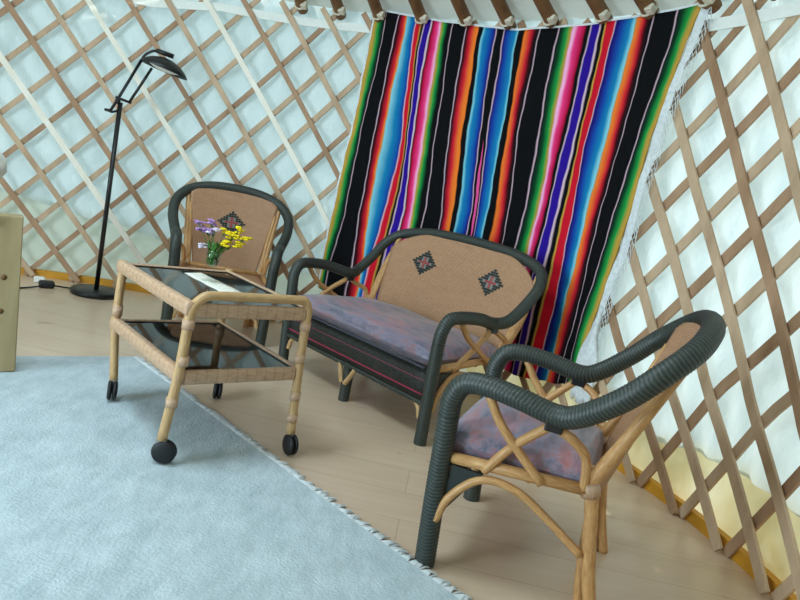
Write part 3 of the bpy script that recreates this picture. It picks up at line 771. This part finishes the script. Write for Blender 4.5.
Yn, Ln, Wn = M['petal_yellow'], M['petal_lilac'], M['petal_white']
flower('lilac_flower', 'lilac flower sprig furthest left in the glass vase', (-.748, 2.322, .720), Ln, 'star', .018, 9, 1)
flower('lilac_flower', 'lilac flower sprig just right of the leftmost one', (-.722, 2.330, .706), Ln, 'star', .014, 8, 2)
flower('lilac_flower', 'lilac flower sprig standing highest at the left of the vase', (-.713, 2.334, .738), Ln, 'star', .013, 7, 3)
flower('lilac_flower', 'pale lilac flower hanging lowest at the left of the vase rim', (-.727, 2.325, .652), M['petal_white'], 'star', .010, 5, 4)
flower('white_flower', 'white flower cluster in the middle of the bunch', (-.700, 2.336, .712), Wn, 'star', .015, 9, 5)
flower('yellow_flower', 'yellow flower cluster nearest the white cluster', (-.663, 2.347, .715), Yn, 'cup', .013, 5, 6)
flower('yellow_flower', 'yellow flower cluster lowest above the vase rim', (-.650, 2.350, .675), Yn, 'cup', .014, 6, 7)
flower('yellow_flower', 'large yellow flower cluster in the middle of the yellow ones', (-.624, 2.358, .708), Yn, 'cup', .016, 8, 8)
flower('yellow_flower', 'yellow flower cluster standing highest', (-.612, 2.362, .735), Yn, 'cup', .011, 4, 9)
flower('yellow_flower', 'yellow flower cluster furthest right', (-.590, 2.368, .702), Yn, 'cup', .010, 4, 10)
flower('yellow_flower', 'yellow flower cluster hanging low at the right', (-.613, 2.360, .676), Yn, 'cup', .012, 5, 11)
flower('yellow_flower', 'small yellow flower cluster behind the lowest yellow one', (-.640, 2.362, .692), Yn, 'cup', .014, 5, 12)
fo = empty('leafy_sprig', (VX, VY, VZ)); tag(fo, 'green leaves and stems filling the glass vase', 'leaves')
rnd = random.Random(3); m = MB()
for i in range(120):
    an = rnd.uniform(0, 2 * PI); h = rnd.uniform(.056, .128); r = .021 * min(1, (h - .045) / .02) * rnd.random() ** .5
    if h > .112: r *= 1.5
    q = V((r * math.cos(an), r * math.sin(an), h)); e = q + V((rnd.uniform(-.007, .007), rnd.uniform(-.007, .007), rnd.uniform(.012, .026)))
    s = V((math.cos(an + 1.6), math.sin(an + 1.6), 0)) * .005; mm = q.lerp(e, .5)
    m.add([q, mm + s, e, mm - s, mm + V((0, 0, .003))], [(0, 1, 4), (1, 2, 4), (2, 3, 4), (3, 0, 4)])
m.build('leaf_cluster', M['green'], fo)

# ------------------------------------------------------------------ reading lamp
LX, LY = -1.845, 3.950
la = empty('floor_lamp', (LX, LY, 0)); tag(la, 'black halogen floor lamp with angled twin arm standing by the wall at left', 'floor lamp')
rr = V((LY, -LX, 0)).normalized()                                # the arm swings across the view
L3 = lambda r, z, d=0: rr * r + V((0, 0, z)) + V((LX, LY, 0)).normalized() * d
m = MB(); m.lathe((0, 0, 0), [(.001, 0), (.142, 0), (.145, .006), (.145, .026), (.138, .032), (.02, .034), (.001, .034)], 40); m.build('base', M['black'], la)
m = MB(); m.tube([L3(0, .03), L3(0, 1.165)], .0135, 12); m.build('pole', M['black'], la)
m = MB(); m.tube([L3(-.015, 1.168, -.02), L3(-.015, 1.168, .02)], .016, 10); m.tube([L3(-.03, 1.19), L3(.06, 1.175)], .008, 8); m.build('elbow_joint', M['black'], la)
m = MB(); m.tube([L3(-.075, 1.105), L3(-.045, 1.112), L3(-.022, 1.165), L3(.083, 1.43)], .0085, 8, smoothpath=False)
m.tube([L3(-.08, 1.108), L3(-.04, 1.100), L3(0, 1.118)], .007, 8, smoothpath=False); m.build('arm', M['black'], la)
m = MB(); m.tube([L3(.048, 1.178), L3(.145, 1.40)], .0085, 8, smoothpath=False); m.build('arm', M['black'], la)
m = MB(); m.tube([L3(.083, 1.43), L3(.10, 1.465), L3(.135, 1.495), L3(.165, 1.505)], .0075, 8); m.tube([L3(.155, 1.505), L3(.255, 1.495)], .014, 10); m.build('handle', M['black'], la)
ax = L3(.250, -.045).normalized(); up = L3(.045, .250).normalized(); sd = ax.cross(up)
Ms = Matrix((ax, sd, up)).transposed()
cen = L3(.212, 1.410)
m = MB()
prof = [(.001, .062), (.035, .058), (.075, .042), (.105, .018), (.122, -.004), (.119, -.006), (.100, .012), (.07, .034), (.03, .05), (.001, .053)]
m.lathe(cen, prof, 28, 0, Ms @ Matrix.Diagonal(V((1.16, .8, 1.05)))); sh = m.build('lamp_shade', M['black'], la)
m = MB(); m.lathe(cen, [(.001, -.014), (.05, -.010), (.085, .002), (.100, .010), (.001, .012)], 24, 0, Ms @ Matrix.Diagonal(V((1.0, .7, 1)))); m.build('diffuser', M['lampglass'], sh)
m = MB(); m.tube([V((-.10, .05, .012)), V((-.16, .0, .006)), V((-2.099 - LX + .03, 3.859 - LY + .01, .02))], .005, 6)
m.tube([V((-2.099 - LX, 3.859 - LY, .018)), V((-.33, -.24, .006)), V((-.50, -.42, .006))], .005, 6); m.build('power_cord', M['rubber'], la)
m = MB(); m.box((-2.105 - LX, 3.862 - LY, .022), (.085, .06, .042), Matrix.Rotation(.6, 3, 'Z')); m.build('foot_switch', M['rubber'], la, bevel=.012)

m = MB(); m.box((-2.205, 3.955, .02), (.06, .04, .036), Matrix.Rotation(.5, 3, 'Z'))
o = m.build('socket_adapter', M['white'], bevel=.008); tag(o, 'small white socket adapter on the floor by the wall behind the black foot switch', 'adapter')

# ------------------------------------------------------------------ pine bench at the left edge
be = empty('pine_bench', (-1.46, 2.40, .012)); tag(be, 'pale pine bench end cut off by the photo\'s left edge, standing on the rug', 'bench')
tilt = Matrix.Rotation(-.045, 3, 'Y')
ba = .62
Rz = Matrix.Rotation(ba, 3, 'Z')
m = MB(); m.box(Rz @ V((-.03, 0, .30)) , (.15, .06, .60), Rz @ tilt); ep = m.build('end_board', M['pine'], be, bevel=.004)
for z in (.24, .37):
    m = MB(); m.lathe(Rz @ V((-.012, -.031, z)), [(.001, -.003), (.010, -.003), (.011, 0), (.001, .001)], 12, 0, Rz @ Matrix.Rotation(PI / 2, 3, 'X'))
    m.build('screw', M['knot'], ep)
m = MB(); m.box(Rz @ V((-.48, .10, .575)), (.84, .30, .035), Rz); m.build('seat_board', M['pine'], be, bevel=.004)
m = MB(); m.box(Rz @ V((-.88, .10, .266)), (.05, .28, .53), Rz); m.build('end_board', M['pine'], be, bevel=.004)
m = MB(); m.box(Rz @ V((-.47, .05, .46)), (.80, .03, .12), Rz); m.build('stretcher', M['pine'], be, bevel=.004)

st = empty('side_stool', (-2.075, 3.04, 0)); tag(st, 'small wooden stool behind the pine bench at the left edge', 'stool')
m = MB(); m.box((0, 0, .575), (.24, .24, .055), Matrix.Rotation(.6, 3, 'Z')); m.build('seat', M['pine'], st, bevel=.006)
for a, b in ((-1, -1), (1, -1), (1, 1), (-1, 1)):
    p = Matrix.Rotation(.6, 3, 'Z') @ V((a * .085, b * .085, 0)); m = MB(); m.box((p.x, p.y, .2735), (.035, .035, .547), Matrix.Rotation(.6, 3, 'Z')); m.build('leg', M['pine'], st, bevel=.003)
sl = empty('table_lamp', (-2.03, 3.03, .603)); tag(sl, 'rounded white lamp shade peeping in at the left edge above the pine bench', 'lamp')
m = MB(); m.lathe((0, 0, 0), [(.001, 0), (.06, 0), (.06, .015), (.02, .022), (.014, .04)], 20); m.build('base', M['white'], sl)
m = MB(); m.lathe((0, 0, .03), [(.04, 0), (.085, .02), (.115, .07), (.11, .13), (.07, .17), (.001, .18)], 26); m.build('lamp_shade', M['lampglass'], sl)

# ------------------------------------------------------------------ rug
c0 = V((-1.133, 2.888, 0)); eR = V((.727, -.686, 0)); eF = V((-.770, -.638, 0))
ru = empty('rug', c0); tag(ru, 'pale bluish white woven rug with a fringed edge covering the floor at lower left', 'rug')
m = MB()
def rugp(u, v):
    p = eR * (u * 2.35) + eF * (v * 1.75); bow = -.012 * (1 - v)
    return p - eF * bow + V((0, 0, .0125 + .0012 * math.sin(u * 40) * math.sin(v * 31)))
m.grid(rugp, 100, 60, smooth=False); o = m.build('woven_pile', M['rug'], ru)
sm = o.modifiers.new('thick', 'SOLIDIFY'); sm.thickness = .011; sm.offset = 1
m = MB(); rnd = random.Random(5)
for i in range(420):
    u = i / 420 * 1.0; p = rugp(u, 0); ln = rnd.uniform(.026, .050)
    a = -eF * ln + eR * (rnd.uniform(-.012, .012) + .012 * math.sin(i * .9))
    m.tube([p - V((0, 0, .004)), p + a * .5 + V((0, 0, -.002)), p + a + V((0, 0, -.009))], [.0042, .004, .0022], 4)
o = m.build('fringe', M['fringe'], ru); o['kind'] = 'stuff'

# ------------------------------------------------------------------ light
wd = bpy.data.worlds.new('sky'); S.world = wd; wd.use_nodes = True
bg = wd.node_tree.nodes['Background']; bg.inputs[0].default_value = (.68, .94, 1.0, 1); bg.inputs[1].default_value = .95
def area(name, loc, target, sx, sy, e, col):
    l = bpy.data.lights.new(name, 'AREA'); l.shape = 'RECTANGLE'; l.size = sx; l.size_y = sy; l.energy = e; l.color = col
    o = bpy.data.objects.new(name, l); COL.objects.link(o); o.location = loc
    o.rotation_euler = (V(target) - V(loc)).to_track_quat('-Z', 'Y').to_euler(); return o
area('crown_daylight', (CX, CY, 3.0), (CX, CY, 0), 1.0, 1.0, 64, (.70, .89, 1))
dc = W((D0 + D1) / 2, .95, R + .12)
area('door_daylight', dc, (CX, CY, .95), 1.1, 1.6, 122, (.68, .87, 1))
l = bpy.data.lights.new('sun', 'SUN'); l.energy = 3.4; l.angle = .02; l.color = (1, .97, .90)
o = bpy.data.objects.new('sun', l); COL.objects.link(o)
o.rotation_euler = V((-.80, .28, -.50)).to_track_quat('-Z', 'Y').to_euler()

# ------------------------------------------------------------------ camera
f, h, p, r = 657.662, .9702, .1572, .2011
fw = V((0, math.cos(p), -math.sin(p))); up = V((0, math.sin(p), math.cos(p))); rt = V((1, 0, 0))
right = rt * math.cos(r) + up * math.sin(r); upv = up * math.cos(r) - rt * math.sin(r)
cam = bpy.data.cameras.new('camera'); cam.sensor_width = 36; cam.lens = f * 36 / 800; cam.clip_start = .02
o = bpy.data.objects.new('camera', cam); COL.objects.link(o)
mw = Matrix((right, upv, -fw)).transposed().to_4x4(); mw.translation = V((0, 0, h)); o.matrix_world = mw
S.camera = o
S.view_settings.view_transform = 'Standard'; S.view_settings.look = 'None'; S.view_settings.gamma = 1; S.view_settings.exposure = 0
S.view_settings.use_curve_mapping = False
S.cycles.max_bounces = 10; S.cycles.diffuse_bounces = 5; S.cycles.transparent_max_bounces = 12
